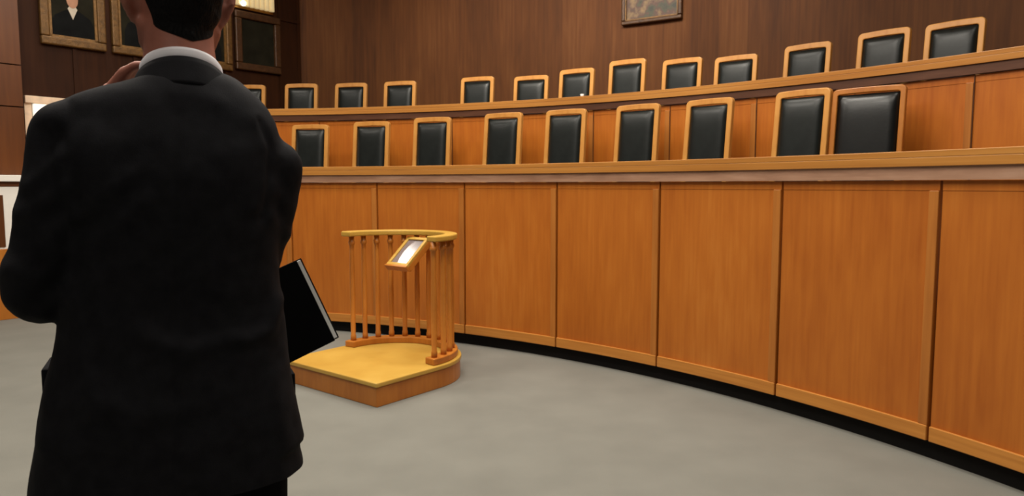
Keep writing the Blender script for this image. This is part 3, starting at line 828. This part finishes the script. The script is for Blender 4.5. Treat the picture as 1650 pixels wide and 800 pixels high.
jc = collar([cpt(.073, .073, 1.452, .075), cpt(.0745, .0735, 1.472, .080), cpt(.0780, .0765, 1.475, .082), cpt(.083, .083, 1.466, .088), cpt(.097, .097, 1.432, .095), cpt(.099, .099, 1.426, .098)], M['suit'], 'jacket_collar', jacket, a0=-PI / 2 - 2.2, a1=-PI / 2 + 2.2, thick=.006)
# shirt front, tie and lapels (his chest)
g = MB(); g.poly([Vector(p) for p in ((ncx - .045, .098, 1.41), (ncx + .045, .098, 1.41), (ncx + .03, .134, 1.28), (ncx, .142, 1.16), (ncx - .03, .134, 1.28))])
o = g.build('shirt_front', M['shirt'], man); o.modifiers.new('t', 'SOLIDIFY').thickness = .006
g = MB(); g.prism([Vector(p) for p in ((ncx - .016, .108, 1.42), (ncx + .016, .108, 1.42), (ncx + .028, .145, 1.22), (ncx, .150, 1.17), (ncx - .028, .145, 1.22))], (0, .006, 0))
g.build('tie', M['tie'], man, bevel=.003)
# shirt cuffs
for wr, el in ((Lwr, Lsh[3]), (Rwr, Rsh[3])):
    dv = (wr - el).normalized(); g = MB(); g.tube([wr - dv * .03, wr + dv * .012], [.034, .033], 20, caps=False)
    o = g.build('shirt_cuff', M['shirt'], man, smooth=True); o.modifiers.new('t', 'SOLIDIFY').thickness = .003
# pocket flaps on the jacket's sides
for (pa, pb, sx) in (((69, 607), (66, 640), -1), ((474, 612), (480, 645), 1)):
    a_, b_2 = loc(*pa), loc(*pb)
    g = MB(); oy = 0.01
    g.box(Vector((a_.x - sx * .012, oy, b_2.z)), (sx * .016, 0, 0), (0, .11, 0), (0, 0, a_.z - b_2.z + .01)); g.build('pocket_flap', M['suit'], jacket, bevel=.003)
# --- trousers and shoes -------------------------------------------------------------------
tg = MB()
tg.ball((0.015, 0, 0.90), (.165, .12, .14), 24, 14)
for sx in (-1, 1):
    tg.limb([(0.015 + sx * 0.085, 0.0, 0.86), (0.015 + sx * 0.095, 0.008, 0.68), (0.015 + sx * 0.10, 0.01, 0.50), (0.015 + sx * 0.11, -0.005, 0.30), (0.015 + sx * 0.115, 0.0, 0.11)], [.098, .092, .082, .074, .070])
tr_ = tg.build('trousers', M['trouser'], man, smooth=True); fuse(tr_, 0.01, 4)
for sx in (-1, 1):
    g = MB(); x = 0.015 + sx * 0.115
    rs = []
    for y, w_, h_ in ((-0.085, .026, .05), (-0.07, .036, .075), (-0.02, .040, .085), (0.05, .042, .075), (0.11, .048, .058), (0.17, .044, .048), (0.205, .028, .036), (0.215, .012, .026)):
        rs.append([Vector((x + sx * 0.12 * (y + 0.08) + math.cos(t) * w_, y, max(0.0, h_ / 2 + math.sin(t) * h_ / 2))) for t in [2 * PI * i / 20 for i in range(20)]])
    g.rings(rs).build('shoe', M['shoe'], man, smooth=True)

# --- the folder he carries -----------------------------------------------------------------
FY = 0.150
c1 = loc(484, 417, FY + 0.02); c2 = loc(546, 546, FY - 0.005); c3 = loc(467, 572, FY)
ea = (c2 - c1); eb = (c3 - c2); na = ea.cross(eb).normalized(); eb = na.cross(ea).normalized()
if eb.dot(c3 - c2) < 0: eb = -eb
if na.y > 0: na = -na                       # towards the viewer
LW = 0.29; TH = 0.017
fo = empty('folder', ppos, PA); tag(fo, 'black folder with white page edges held under the man\'s right arm', 'folder')
eu = ea.normalized()
MB().box(c1 + eb * .0095, ea, eb * (LW - .0095), na * 0.003).build('front_cover', M['folder'], fo, bevel=.001)
MB().box(c1 - na * TH - eb * 0.003, ea, eb * (LW + .003), na * 0.003).build('back_cover', M['folder'], fo, bevel=.001)
MB().box(c1 + eu * .003 + eb * .0015 - na * (TH - .003), ea - eu * .008, eb * (LW - .012), na * (TH - .003)).build('pages', M['pages'], fo)
MB().box(c1 + eb * (LW - .004) - na * TH, ea, eb * .004, na * (TH + .003)).build('spine', M['folder'], fo, bevel=.001)

# ------------------------------------------------------------------ light
w = bpy.data.worlds.new('world'); SC.world = w; w.use_nodes = True
w.node_tree.nodes['Background'].inputs[0].default_value = (1.0, 0.93, 0.84, 1); w.node_tree.nodes['Background'].inputs[1].default_value = 0.07
def area(x, y, sx, sy, e, col=(1, 0.93, 0.82), z=CEIL - 0.05, aim=None):
    l = bpy.data.lights.new('ceiling_or_fill_lamp', 'AREA'); l.shape = 'RECTANGLE'; l.size = sx; l.size_y = sy; l.energy = e; l.color = col
    o = bpy.data.objects.new('ceiling_or_fill_lamp', l); COL.objects.link(o); o.location = (x, y, z)
    if aim: o.rotation_euler = (Vector(aim) - Vector((x, y, z))).to_track_quat('-Z', 'Y').to_euler()
    return o
for x, y, e in ((-2.4, 2.8, 125), (-0.4, 2.8, 130), (1.4, 1.8, 85), (-1.4, 4.8, 140), (0.6, 4.4, 140), (-1.6, 6.6, 60), (0.8, 6.0, 65), (2.8, 3.6, 40), (-4.4, 5.0, 100), (-3.95, 7.3, 45), (-0.8, 1.40, 115), (-0.9, -1.3, 80)):  # final entries are added lights: reading panel glare, shoulder fill, shirt collar fill
    k_ = 0.26 if x < -3.5 and y > 7 else 1.0
    area(x, y, 1.2 * k_, 0.6 * k_, e * 0.52)

def spot(x, y, aim, e, ang):
    l = bpy.data.lights.new('ceiling_spot', 'SPOT'); l.energy = e; l.spot_size = R_(ang); l.spot_blend = 1.0; l.shadow_soft_size = 0.12; l.color = (1, 0.92, 0.8)
    o = bpy.data.objects.new('ceiling_spot', l); COL.objects.link(o); o.location = (x, y, CEIL - 0.08)
    o.rotation_euler = (Vector(aim) - o.location).to_track_quat('-Z', 'Y').to_euler()
spot(-0.9, 5.9, (0.1, 8.9, 2.9), 350, 75)
spot(0.4, 5.6, (1.9, 8.0, 2.8), 270, 70)
SC.view_settings.view_transform = 'Standard'; SC.view_settings.look = 'None'
SC.view_settings.gamma = 1; SC.view_settings.use_curve_mapping = False
SC.view_settings.exposure = 0.0
try: SC.cycles.filter_width = 2.0
except Exception: pass
